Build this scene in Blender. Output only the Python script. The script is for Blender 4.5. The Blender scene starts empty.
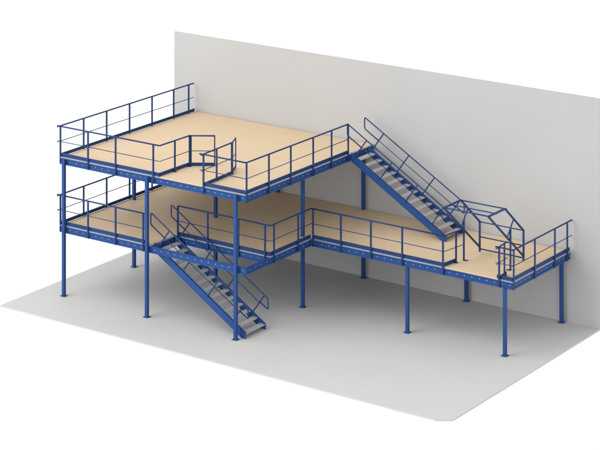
import bpy, bmesh, math, random
from mathutils import Vector, Matrix
random.seed(4)
S = bpy.context.scene
COL = S.collection
R = math.radians

# ------------------------------------------------------------------ camera, world, lamps, exposure
cam_d = bpy.data.cameras.new("camera"); cam = bpy.data.objects.new("camera", cam_d); COL.objects.link(cam)
cam.location = (52.912, -62.286, 27.045)
cam.rotation_euler = (R(90), 0, 0.6252)
cam_d.sensor_fit = 'HORIZONTAL'; cam_d.sensor_width = 36
cam_d.lens = 2255.64 / 600 * 36
cam_d.shift_x = (300 - 242.986) / 600
cam_d.shift_y = (-452.972 - 225) / 600
cam_d.clip_start = 1; cam_d.clip_end = 500
S.camera = cam

W = bpy.data.worlds.new("World"); S.world = W; W.use_nodes = True
W.node_tree.nodes["Background"].inputs[0].default_value = (1, 1, 1, 1)
W.node_tree.nodes["Background"].inputs[1].default_value = 1.08

def area(name, loc, target, size, energy, col=(1, 1, 1)):
    l = bpy.data.lights.new(name, 'AREA'); l.shape = 'SQUARE'; l.size = size; l.energy = energy; l.color = col
    o = bpy.data.objects.new(name, l); COL.objects.link(o); o.location = loc
    o.rotation_euler = (Vector(target) - Vector(loc)).to_track_quat('-Z', 'Y').to_euler()
    return o
area("softbox_key", (-16, -30, 46), (8, 3, 2), 44, 17500, (1, 0.997, 0.99))
area("added_fill", (-14, -58, 20), (8, 3, 2), 34, 14500, (0.97, 0.985, 1))  # broad fill added low in front to brighten the space under the decks

S.view_settings.view_transform = 'Standard'; S.view_settings.look = 'None'
S.view_settings.exposure = 0; S.view_settings.gamma = 1
S.render.resolution_x = 1024; S.render.resolution_y = 768

# ------------------------------------------------------------------ materials
def mat(name, col, rough=.5, metal=0, vary=.08, scale=3, bump=0, bscale=60, spec=.5, stretch=(1, 1, 1)):
    m = bpy.data.materials.new(name); m.use_nodes = True
    n, l = m.node_tree.nodes, m.node_tree.links
    b = n["Principled BSDF"]
    b.inputs['Roughness'].default_value = rough; b.inputs['Metallic'].default_value = metal
    b.inputs['Specular IOR Level'].default_value = spec
    tc = n.new('ShaderNodeTexCoord'); mp = n.new('ShaderNodeMapping'); mp.inputs['Scale'].default_value = stretch
    l.new(tc.outputs['Object'], mp.inputs[0])
    nz = n.new('ShaderNodeTexNoise'); nz.inputs['Scale'].default_value = scale; nz.inputs['Detail'].default_value = 5
    l.new(mp.outputs[0], nz.inputs['Vector'])
    rp = n.new('ShaderNodeValToRGB')
    rp.color_ramp.elements[0].position = .3; rp.color_ramp.elements[1].position = .7
    rp.color_ramp.elements[0].color = (*[c * (1 - vary) for c in col], 1)
    rp.color_ramp.elements[1].color = (*[min(1, c * (1 + vary)) for c in col], 1)
    l.new(nz.outputs[0], rp.inputs[0]); l.new(rp.outputs[0], b.inputs['Base Color'])
    if bump:
        n2 = n.new('ShaderNodeTexNoise'); n2.inputs['Scale'].default_value = bscale; n2.inputs['Detail'].default_value = 4
        l.new(tc.outputs['Object'], n2.inputs['Vector'])
        bp = n.new('ShaderNodeBump'); bp.inputs['Strength'].default_value = bump; bp.inputs['Distance'].default_value = .01
        l.new(n2.outputs[0], bp.inputs['Height']); l.new(bp.outputs[0], b.inputs['Normal'])
    return m
BLUE = mat('blue_powder_coat', (.016, .062, .215), .5, 0, .05, 6, .05, 200, .22)
NAVY = mat('dark_blue_tube_coat', (.013, .042, .14), .5, 0, .05, 6, .05, 200, .2)
UNDER = mat('light_bounce_grey_underside', (.56, .57, .58), .7, 0, .02, 2)  # unseen underside made pale to bounce neutral light onto the floor below
GALV = mat('galvanised_steel', (.33, .35, .40), .5, .1, .06, 12)
TREAD = mat('galvanised_tread', (.38, .38, .39), .55, .05, .08, 14)
DECK = mat('tan_chipboard', (.60, .455, .30), .6, 0, .025, 1.4, .1, 90, .3)
FLOOR = mat('pale_grey_concrete', (.505, .50, .49), .75, 0, .015, .5, .04, 60, .25)
WALLM = mat('grey_plaster', (.437, .435, .430), .85, 0, .012, .6, .04, 60, .2)

# ------------------------------------------------------------------ mesh helpers (world coordinates)
class MB:
    def __init__(s): s.bm = bmesh.new(); s.mi = 0
    def faces(s, vs, fs):
        v = [s.bm.verts.new(p) for p in vs]
        for f in fs:
            q = s.bm.faces.new([v[i] for i in f]); q.material_index = s.mi
        return s
    def box(s, a, b):
        x0, x1 = sorted((a[0], b[0])); y0, y1 = sorted((a[1], b[1])); z0, z1 = sorted((a[2], b[2]))
        return s.faces([(x0, y0, z0), (x1, y0, z0), (x1, y1, z0), (x0, y1, z0), (x0, y0, z1), (x1, y0, z1), (x1, y1, z1), (x0, y1, z1)],
                [(0, 3, 2, 1), (4, 5, 6, 7), (0, 1, 5, 4), (1, 2, 6, 5), (2, 3, 7, 6), (3, 0, 4, 7)])
    def prism(s, pts, d):
        """closed outline pts extruded by the vector d"""
        n = len(pts); d = Vector(d)
        vs = [Vector(p) for p in pts] + [Vector(p) + d for p in pts]
        return s.faces(vs, [tuple(range(n))[::-1], tuple(range(n, 2 * n))] + [(i, (i + 1) % n, n + (i + 1) % n, n + i) for i in range(n)])
    def bar(s, p, q, w, d, side=None):
        """rectangular bar between p and q; w measured along `side`, d across"""
        p, q = Vector(p), Vector(q); t = (q - p).normalized()
        u = Vector(side) if side else (Vector((0, 0, 1)).cross(t) if abs(t.z) < .99 else Vector((1, 0, 0)))
        u = (u - u.dot(t) * t).normalized(); v = t.cross(u)
        c = [u * w / 2 + v * d / 2, -u * w / 2 + v * d / 2, -u * w / 2 - v * d / 2, u * w / 2 - v * d / 2]
        return s.prism([p + k for k in c], q - p)
    def tube(s, pts, r, seg=10, fillet=0, closed=False):
        P = [Vector(p) for p in pts]
        if fillet:
            Q = []
            for i, p in enumerate(P):
                if (i == 0 or i == len(P) - 1): Q.append(p); continue
                a, b = P[i - 1] - p, P[i + 1] - p
                f = min(fillet, a.length * .48, b.length * .48)
                a, b = p + a.normalized() * f, p + b.normalized() * f
                for k in range(6):
                    t = k / 5; Q.append(a * (1 - t) ** 2 + p * 2 * t * (1 - t) + b * t * t)
            P = Q
        rings = []; u = None
        for i, p in enumerate(P):
            t = ((P[i + 1] - p).normalized() if i < len(P) - 1 else Vector()) + ((p - P[i - 1]).normalized() if i else Vector())
            t.normalize()
            if u is None: u = t.orthogonal()
            u = (u - u.dot(t) * t).normalized(); v = t.cross(u)
            rings.append([s.bm.verts.new(p + (u * math.cos(2 * math.pi * k / seg) + v * math.sin(2 * math.pi * k / seg)) * r) for k in range(seg)])
        for a, b in zip(rings, rings[1:]):
            for k in range(seg):
                f = s.bm.faces.new((a[k], a[(k + 1) % seg], b[(k + 1) % seg], b[k])); f.smooth = True; f.material_index = s.mi
        for r_ in (rings[0][::-1], rings[-1]):
            f = s.bm.faces.new(r_); f.material_index = s.mi
        return s
    def use(s, i): s.mi = i; return s
    def build(s, name, mats, parent=None, bevel=0):
        bmesh.ops.recalc_face_normals(s.bm, faces=s.bm.faces)
        off = Vector()
        q = parent
        while q: off += q.location; q = q.parent
        bmesh.ops.translate(s.bm, verts=s.bm.verts, vec=-off)
        me = bpy.data.meshes.new(name); s.bm.to_mesh(me); s.bm.free()
        for m in (mats if isinstance(mats, (list, tuple)) else [mats]): me.materials.append(m)
        o = bpy.data.objects.new(name, me); COL.objects.link(o)
        if parent: o.parent = parent
        if bevel:
            b = o.modifiers.new('bevel', 'BEVEL'); b.width = bevel; b.segments = 2; b.limit_method = 'ANGLE'
        return o

def tag(o, label, cat, group=None):
    o['label'] = label; o['category'] = cat; o['kind'] = 'thing'
    if group: o['group'] = group
    return o
def thing(name, label, cat, loc, group=None):
    o = bpy.data.objects.new(name, None); COL.objects.link(o); o.location = loc; o.empty_display_size = .3
    return tag(o, label, cat, group)

# ------------------------------------------------------------------ grid measured from the photograph
X0, X1, X2, X3, X4 = 0.0, 3.814, 7.668, 12.055, 15.876
Y0, Y1, Y2 = 0.0, 4.03, 8.0
ZL, ZU = 2.525, 4.985          # deck surfaces
EL, ER, ERR = -.24, 8.05, 16.18  # deck edges in x: left, upper right, lower right
YF, YN, YM, YB = .05, 1.48, 4.0, 8.10  # deck edges in y: front, stair notch, lower front, back at the wall
YW = 8.16

# floor and wall
f = MB().prism([(-1.2, -2.13, -.05), (16.84, -2.11, -.05), (17.28, -1.80, -.05), (17.28, 8.22, -.05), (-1.2, 8.22, -.05)], (0, 0, .05)).build('floor', FLOOR)
f['kind'] = 'structure'
w = MB().box((-1.27, YW, .001), (17.28, YW + .06, 7.97)).build('wall', WALLM)
tag(w, 'tall plain pale grey wall standing along the back edge of the floor', 'wall')

# ------------------------------------------------------------------ columns
def make_column(x, y, h, label):
    t = thing('steel_column', label, 'column', (x, y, 0), 'blue steel columns carrying the platforms')
    wd = .058
    MB().box((x - wd, y - wd, .02), (x + wd, y + wd, h)).build('post', BLUE, t, .012)
    b = MB().box((x - .105, y - .105, .002), (x + .105, y + .105, .02))
    b.build('base_plate', BLUE, t)
    for sx in (-1, 1):
        for sy in (-1, 1):
            MB().tube([(x + sx * .082, y + sy * .082, .02), (x + sx * .082, y + sy * .082, .036)], .011, 6).build('anchor_bolt', GALV, t)
    return t
def dup(t, loc, label):
    c = t.copy(); COL.objects.link(c); c.location = loc; c['label'] = label
    for ch in t.children:
        d = ch.copy(); COL.objects.link(d); d.parent = c
        for g in ch.children:
            e = g.copy(); COL.objects.link(e); e.parent = d
    return c
HT, HS = ZU - .05, ZL - .28
tall = make_column(X0, Y0 - .03, HT, 'leftmost two-storey blue column, at the front left corner of both decks')
for x, y, lab in [
    (X1, Y0 - .03, 'two-storey blue column in the front row beside the top of the lower staircase'),
    (X2, Y0 - .03, 'two-storey blue column in the front row beside the foot of the lower staircase'),
    (X0, Y1, 'two-storey blue column at the left edge, directly behind the front left corner column'),
    (X1, Y1, 'two-storey blue column rising behind the lower staircase through the middle of the lower deck'),
    (X2 + .0, Y1, 'two-storey blue column where the lower deck turns the inside corner, under the upper deck edge'),
    (X1, Y2, 'two-storey blue column near the wall, its stub seen below the upper deck edge'),
    (X2, Y2, 'two-storey blue column near the wall, seen under the upper staircase'),
    (X0, Y2, 'two-storey blue column near the wall at the hidden back left corner')]:
    dup(tall, (x, y, 0), lab)
short = make_column(X3, Y1 - .04, HS, 'short blue column under the middle of the long front edge of the lower deck')
for x, y, lab in [
    (X4, Y1 - .04, 'short blue column under the front right corner of the lower deck'),
    (X3, Y2, 'short blue column near the wall behind the two right front columns'),
    (X4, Y2, 'short blue column near the wall at the far right end of the lower deck')]:
    dup(short, (x, y, 0), lab)

# ------------------------------------------------------------------ platforms
def edge_beam(p, q, out, z, par, strip=True, name='edge_beam'):
    """channel beam from p to q (x,y), open side facing `out`, top at deck level z; small pale discs along its web"""
    p, q, o = Vector((*p, 0)), Vector((*q, 0)), Vector((*out, 0))
    t = (q - p).normalized(); L = (q - p).length
    zt, zb = z - .045, z - .275
    m = MB()
    prof = [(0, zb), (0, zb + .035), (-.012, zb + .045), (-.03, zb + .052), (-.03, zt - .052), (-.012, zt - .045), (0, zt - .035), (0, zt), (-.075, zt), (-.075, zb)]
    m.prism([p + o * a + Vector((0, 0, b)) for a, b in prof], q - p)
    m.use(1)
    n = int(L / .29)
    for i in range(n):
        c = p + t * ((i + .5) * L / n) - o * .032 + Vector((0, 0, (zt + zb) / 2 + .012))
        m.tube([c, c + o * .010], .019, 8)
    b = m.build(name, [BLUE, GALV], par)
    for s0, s1 in ([(0, L)] if strip is True else strip or []):
        MB().prism([p + t * s0 + o * u_ + Vector((0, 0, z + h_)) for u_, h_ in ((.002, -.040), (.002, -.018), (-.055, -.002), (-.055, -.043))], t * (s1 - s0)).build('deck_edge_strip', GALV, par)
    return b

def joist(x0, y0, x1, y1, z, par):
    m = MB(); m.box((min(x0, x1) - (.03 if x0 == x1 else 0), min(y0, y1) - (.03 if y0 == y1 else 0), z - .24), (max(x0, x1) + (.03 if x0 == x1 else 0), max(y0, y1) + (.03 if y0 == y1 else 0), z - .05))
    m.build('joist', BLUE, par)

up = thing('upper_platform', 'upper mezzanine deck with tan boards on perforated blue edge beams', 'platform', (EL, YF, ZU - .275))
ex = .055
MB().prism([(EL + ex, YF + ex, ZU - .04), (4.342, YF + ex, ZU - .04), (4.342, YF + .004, ZU - .04), (6.198, YF + .004, ZU - .04), (6.198, YF + ex, ZU - .04), (ER - ex, YF + ex, ZU - .04), (ER - ex, YB, ZU - .04), (EL + ex, YB, ZU - .04)], (0, 0, .04)).build('deck_board', [DECK, UNDER], up)
edge_beam((EL, YF), (ER, YF), (0, -1), ZU, up, [(0, 4.34 - EL), (6.2 - EL, ER - EL)])
edge_beam((EL, YB), (EL, YF + .08), (-1, 0), ZU, up)
edge_beam((ER, YF + .08), (ER, YB), (1, 0), ZU, up)
for y in (1.6, 2.8, Y1 + .1, 5.4, 6.7, 7.9): joist(EL + .08, y, ER - .08, y, ZU, up)
MB().box((ER - .02, 4.20, ZU - .26), (ER + .03, 4.30, ZU - .06)).build('splice_bracket', BLUE, up)

lo = thing('lower_platform', 'long L-shaped lower mezzanine deck with tan boards and a stair opening', 'platform', (EL, YF, ZL - .275))
XN = 3.93  # left edge of the stair opening
d = MB()
d.prism([(EL + ex, YF + ex, ZL - .04), (XN - ex, YF + ex, ZL - .04), (XN - ex, YN + ex, ZL - .04), (ER - ex, YN + ex, ZL - .04), (ER - ex, YM + ex, ZL - .04), (13.552, YM + ex, ZL - .04), (13.552, YM + .004, ZL - .04), (15.598, YM + .004, ZL - .04), (15.598, YM + ex, ZL - .04), (ERR - ex, YM + ex, ZL - .04), (ERR - ex, YB, ZL - .04), (EL + ex, YB, ZL - .04)], (0, 0, .04))
d.build('deck_board', [DECK, UNDER], lo)
edge_beam((EL, YF), (XN, YF), (0, -1), ZL, lo)
edge_beam((XN + .002, YF), (ER, YF), (0, -1), ZL, lo, False)
edge_beam((EL, YB), (EL, YF + .08), (-1, 0), ZL, lo)
edge_beam((XN, YF + .08), (XN, YN), (1, 0), ZL, lo)
edge_beam((XN, YN), (ER - .078, YN), (0, -1), ZL, lo)
edge_beam((ER, YF + .08), (ER, YN - .002), (1, 0), ZL, lo, False)
edge_beam((ER, YN), (ER, YM), (1, 0), ZL, lo)
edge_beam((ER, YM), (ERR, YM), (0, -1), ZL, lo, [(0, 13.55 - ER), (15.6 - ER, ERR - ER)])
edge_beam((ERR, YM + .08), (ERR, YB), (1, 0), ZL, lo)
for y in (2.8, ): joist(EL + .08, y, ER - .08, y, ZL, lo)
for y in (Y1 + .12, 5.4, 6.7, 7.9): joist(EL + .08, y, ERR - .08, y, ZL, lo)
MB().box((ER - .02, YM - .07, ZL - .2), (ER + .08, YM - .002, ZL - .06)).build('splice_bracket', BLUE, lo)

for o in [c for p in (up, lo) for c in p.children if c.name.startswith('deck_board')]:
    for pl in o.data.polygons:
        if pl.normal.z < -.5: pl.material_index = 1

# ------------------------------------------------------------------ guardrails
RT, RM = .027, .014
def rail_post(x, y, z, t, par, low, h=1.1):
    """flat post; t = unit run direction; low = reaches down over the beam"""
    s = Vector((*t, 0))
    m = MB().bar((x, y, z - .27 if low else z + .002), (x, y, z + h - .01), .06, .04, s)
    if not low: m.box((x - .06, y - .06, z + .003), (x + .06, y + .06, z + .012))
    return m.build('post', NAVY, par)
def guardrail(label, a, b, z, posts, toe=None, out=(0, -1), ext=(0, 0), low=True, cap=None, h=1.1):
    a, b = Vector((*a, 0)), Vector((*b, 0)); t = (b - a).normalized(); o = Vector((*out, 0)); L = (b - a).length
    g = thing('guardrail', label, 'guardrail', (a.x, a.y, z), 'blue tube guardrails round the platforms')
    for s in posts:
        p = a + t * s; rail_post(p.x, p.y, z, (t.x, t.y), g, low, h)
    A, B = a - t * ext[0], b + t * ext[1]
    up_ = Vector((0, 0, z + h))
    MB().tube([A + up_, B + up_], RT).build('top_rail', NAVY, g)
    um = Vector((0, 0, z + .55 * h / 1.1))
    MB().tube([A + um, B + um], RM, 8).build('mid_rail', NAVY, g)
    if toe is None: toe = (0, L)
    if toe:
        p, q = a + t * toe[0] - o * .045, a + t * toe[1] - o * .045
        m = MB().bar(p + Vector((0, 0, z + .067)), q + Vector((0, 0, z + .067)), .012, .12)
        m.bar(p + Vector((0, 0, z + .122)) - o * .016, q + Vector((0, 0, z + .122)) - o * .016, .022, .01)
        m.build('toe_board', NAVY, g)
    return g

PF = YF - .018     # y of front posts
# upper deck
guardrail('long guardrail along the left edge of the upper deck running back to the wall', (EL - .018, PF), (EL - .018, YB - .02), ZU,
          [.05, 1.36, 2.69, 4.05, 5.42, 6.77, 7.73], out=(-1, 0), ext=(.12, 0))
guardrail('guardrail on the front edge of the upper deck, left of the loading recess', (EL, PF), (4.30, PF), ZU,
          [EL * -1 + 1.08, -EL + 2.35, -EL + 4.05], ext=(.12, 0))
guardrail('guardrail on the front edge of the upper deck, right of the loading recess', (6.22, PF), (ER, PF), ZU, [.03], ext=(.14, 0))
guardrail('right edge guardrail of the upper deck, ending at the head of the upper staircase', (ER + .018, PF), (ER + .018, 6.38), ZU,
          [.02, 1.34, 2.67, 4.07, 5.25, 6.34], out=(1, 0))
guardrail('short guardrail on the left side of the loading recess in the upper deck', (4.33, PF), (4.36, 1.76), ZU, [.86, 1.70], out=(1, 0), low=False)
guardrail('short guardrail on the right side of the loading recess in the upper deck', (6.23, .1), (6.14, 1.86), ZU, [.78, 1.74], out=(-1, 0), low=False, ext=(.2, 0))
def swing_gate(label, hx, hy, ex_, ey):
    a, b = Vector((hx, hy, 0)), Vector((ex_, ey, 0)); t = (b - a).normalized()
    g = thing('swing_gate', label, 'gate', (hx, hy, ZU), 'swing gate leaves of the loading recess')
    for p, n in ((a, 'hinge_post'), (b, 'post')):
        MB().bar(p + Vector((0, 0, ZU + .02)), p + Vector((0, 0, ZU + 1.11)), .045, .035, t).build(n, NAVY, g)
    MB().tube([a + Vector((0, 0, ZU + 1.09)), b + Vector((0, 0, ZU + 1.09))], RT).build('top_rail', NAVY, g)
    MB().tube([a + Vector((0, 0, ZU + .55)), b + Vector((0, 0, ZU + .55))], RM, 8).build('mid_rail', NAVY, g)
    MB().bar(a + Vector((0, 0, ZU + .075)), b + Vector((0, 0, ZU + .075)), .014, .12).build('toe_board', NAVY, g)
swing_gate('left leaf of the pair of swing gates, half open over the upper deck', 4.388, 1.785, 5.08, 2.26)
swing_gate('right leaf of the pair of swing gates, turned almost end-on', 6.11, 1.93, 5.86, 2.46)

# lower deck
guardrail('long guardrail along the left edge of the lower deck, under the upper deck', (EL - .018, PF), (EL - .018, YB - .02), ZL,
          [.05, 1.36, 2.69, 4.05, 5.42, 6.77, 7.73], out=(-1, 0), ext=(.12, 0), h=1.07)
guardrail('guardrail on the front edge of the lower deck, left of the lower staircase', (EL, PF), (3.74, PF), ZL,
          [-EL + 1.08, -EL + 2.35, -EL + 3.6], ext=(.12, 0), h=1.07)
guardrail('guardrail behind the stair opening of the lower deck', (4.04, YN - .018), (ER, YN - .018), ZL, [0, 1.33, 2.66, 3.80], h=1.07)
guardrail('short guardrail on the lower deck edge between the stair opening and the inside corner', (ER + .018, YN), (ER + .018, YM), ZL, [.2, 1.68], out=(1, 0), h=1.07)
guardrail('long front guardrail of the lower deck from the inside corner to the pivoting gate', (ER + .03, YM - .018), (13.50, YM - .018), ZL,
          [.06, 1.24, 2.49, 3.77, 5.40], h=1.07)
guardrail('short guardrail return on the left side of the pivoting gate, standing on a foot plate', (13.53, YM), (13.62, 4.72), ZL, [.64], out=(1, 0), low=False, ext=(0, .28), h=1.07)
guardrail('short guardrail at the front right corner of the lower deck, right of the pivoting gate', (15.66, YM - .018), (ERR, YM - .018), ZL, [0], toe=(-.11, ERR - 15.66), ext=(.14, 0), h=1.07)
guardrail('very short guardrail return on the right side of the pivoting gate', (15.64, YM - .1), (15.60, 4.52), ZL, [.54], toe=(.04, .62), out=(-1, 0), low=False, ext=(.1, .14), h=1.07)
guardrail('guardrail along the right end of the lower deck running back to the wall', (ERR + .018, YM - .018), (ERR + .018, YB - .02), ZL,
          [.03, 1.50, 2.93, 3.84], out=(1, 0), ext=(0, .06), h=1.07)

# ------------------------------------------------------------------ staircases
def staircase(label, x0, ztop, zbot, ya, yb, slope, xe):
    t = thing('staircase', label, 'staircase', (xe, ya, zbot), 'blue steel staircases with open grey treads')
    line = lambda x: ztop + .05 - slope * (x - x0)     # top edge of the stringers
    D = .30
    n = 14; rise = (ztop - zbot) / n
    for y in (ya, yb):
        s = 1 if y == ya else -1
        m = MB()
        xb = x0 + (ztop + .05 - D - zbot) / slope
        pts = [(x0, y, line(x0)), (xe, y, line(xe)), (xe, y, zbot + .004), (min(xb, xe - .02), y, zbot + .004), (x0, y, line(x0) - D)]
        m.prism(pts, (0, s * .014, 0))
        # flanges of the channel, turned towards the treads
        m.prism([(x0, y, line(x0) + .001), (xe, y, line(xe) + .001), (xe, y, line(xe) - .013), (x0, y, line(x0) - .013)], (0, s * .06, 0))
        m.prism([(x0, y + s * .0141, line(x0) - D + .013), (xb - .03, y + s * .0141, zbot + .03), (xb - .02, y + s * .0141, zbot + .018), (x0, y + s * .0141, line(x0) - D)], (0, s * .045, 0))
        m.build('stringer', BLUE, t)
    for i in range(1, n):
        z = ztop - i * rise
        xc = x0 + (ztop + .05 - .11 - z) / slope
        m = MB()
        m.box((xc - .12, ya + .016, z - .006), (xc + .12, yb - .016, z))
        m.box((xc + .11, ya + .016, z - .04), (xc + .122, yb - .016, z - .006))
        m.box((xc - .12, ya + .016, z - .04), (xc - .12, yb - .016, z - .006))
        tr = m.build('tread', TREAD, t)
        for y, s in ((ya + .0155, 1), (yb - .0155, -1)):
            MB().prism([(xc - .115, y, z - .042), (xc + .115, y, z - .042), (xc + .09, y, z - .12), (xc - .06, y, z - .12)], (0, s * .035, 0)).build('tread_bracket', BLUE, tr)
    for y in (ya + .01, yb - .01):
        H, M = .94, .42
        top = lambda x: line(x) + H
        tops = [x0 + .66 + k * 1.08 for k in range(4)]
        xl = tops[-1]
        x_s = x0 - .17
        pts = [(tops[0] - .20, y, top(tops[0] - .20) - M), (x_s, y, top(x_s) - M), (x_s, y, top(x_s)), (xl + .14, y, top(xl + .14)), (xl + .16, y, top(xl) - .47), (xl - .20, y, top(xl) - .27)]
        h = MB().tube(pts, .023, 10, .08).build('handrail', NAVY, t)
        MB().tube([(tops[0] - .24, y, top(tops[0] - .24) - M), (xl - .24, y, top(xl - .24) - M)], RM, 8).build('mid_rail', NAVY, h)
        for x in tops:
            k = (H + .04) / (.66 + .49 * slope)
            MB().bar((x, y, top(x)), (x - .49 * k, y, top(x) - .66 * k), .04, .036).build('post', NAVY, h)
    return t
staircase('lower staircase, from the floor up to the opening in the lower deck', XN + .04, ZL, 0.0, .2, 1.40, .60, 7.92)
staircase('upper staircase, from the lower deck up to the upper deck, along the wall', ER + .10, ZU, ZL, 6.44, 7.62, .579, 12.16)

# ------------------------------------------------------------------ pivoting pallet gate
g = thing('pivoting_gate', 'tilting pallet safety gate of blue tube frames standing on the lower deck', 'gate', (14.6, 5.03, ZL))
gl, gr = 13.74, 15.46
F, B, T, V = (3.60, 4.68), (4.74, 4.67), (6.03, 3.62), (6.03, 2.58)
for x in (gl, gr):
    P3 = lambda p: (x, p[0], p[1])
    m = MB()
    for a, b in ((F, B), (B, T), (T, V), (F, (6.03, 2.74))):
        m.bar(P3(a), P3(b), .055, .055, (1, 0, 0))
    m.build('side_frame', NAVY, g)
    o = .05 if x == gr else -.05
    u = MB().box((x + o - .025, 5.0, ZL + .004), (x + o + .025, 5.05, 3.93))
    u.box((x + o - .03, 4.99, ZL + .002), (x + o + .14, 5.10, ZL + .014)) if x == gl else u.box((x + o - .14, 4.95, ZL + .002), (x + o + .03, 5.06, ZL + .014))
    u.build('upright', NAVY, g)
    MB().bar((x + o * .9, 4.84, 3.72), (x + o * .9, 5.26, 4.22), .03, .05, (1, 0, 0)).build('pivot_link', NAVY, g)
for y, z, name, r in ((F[0] + .02, F[1], 'front_top_rail', .024), (4.06, 4.675, 'middle_top_rail', .02), (B[0], B[1], 'rear_top_rail', .022),
                (T[0], T[1], 'back_panel_rail', .02), (V[0], 3.10, 'back_panel_rail', .022), (V[0], 2.68, 'back_panel_rail', .024)):
    e = .07 if y < 5 else 0
    MB().tube([(gl - e, y, z), (gr + e, y, z)], r).build(name, NAVY, g)
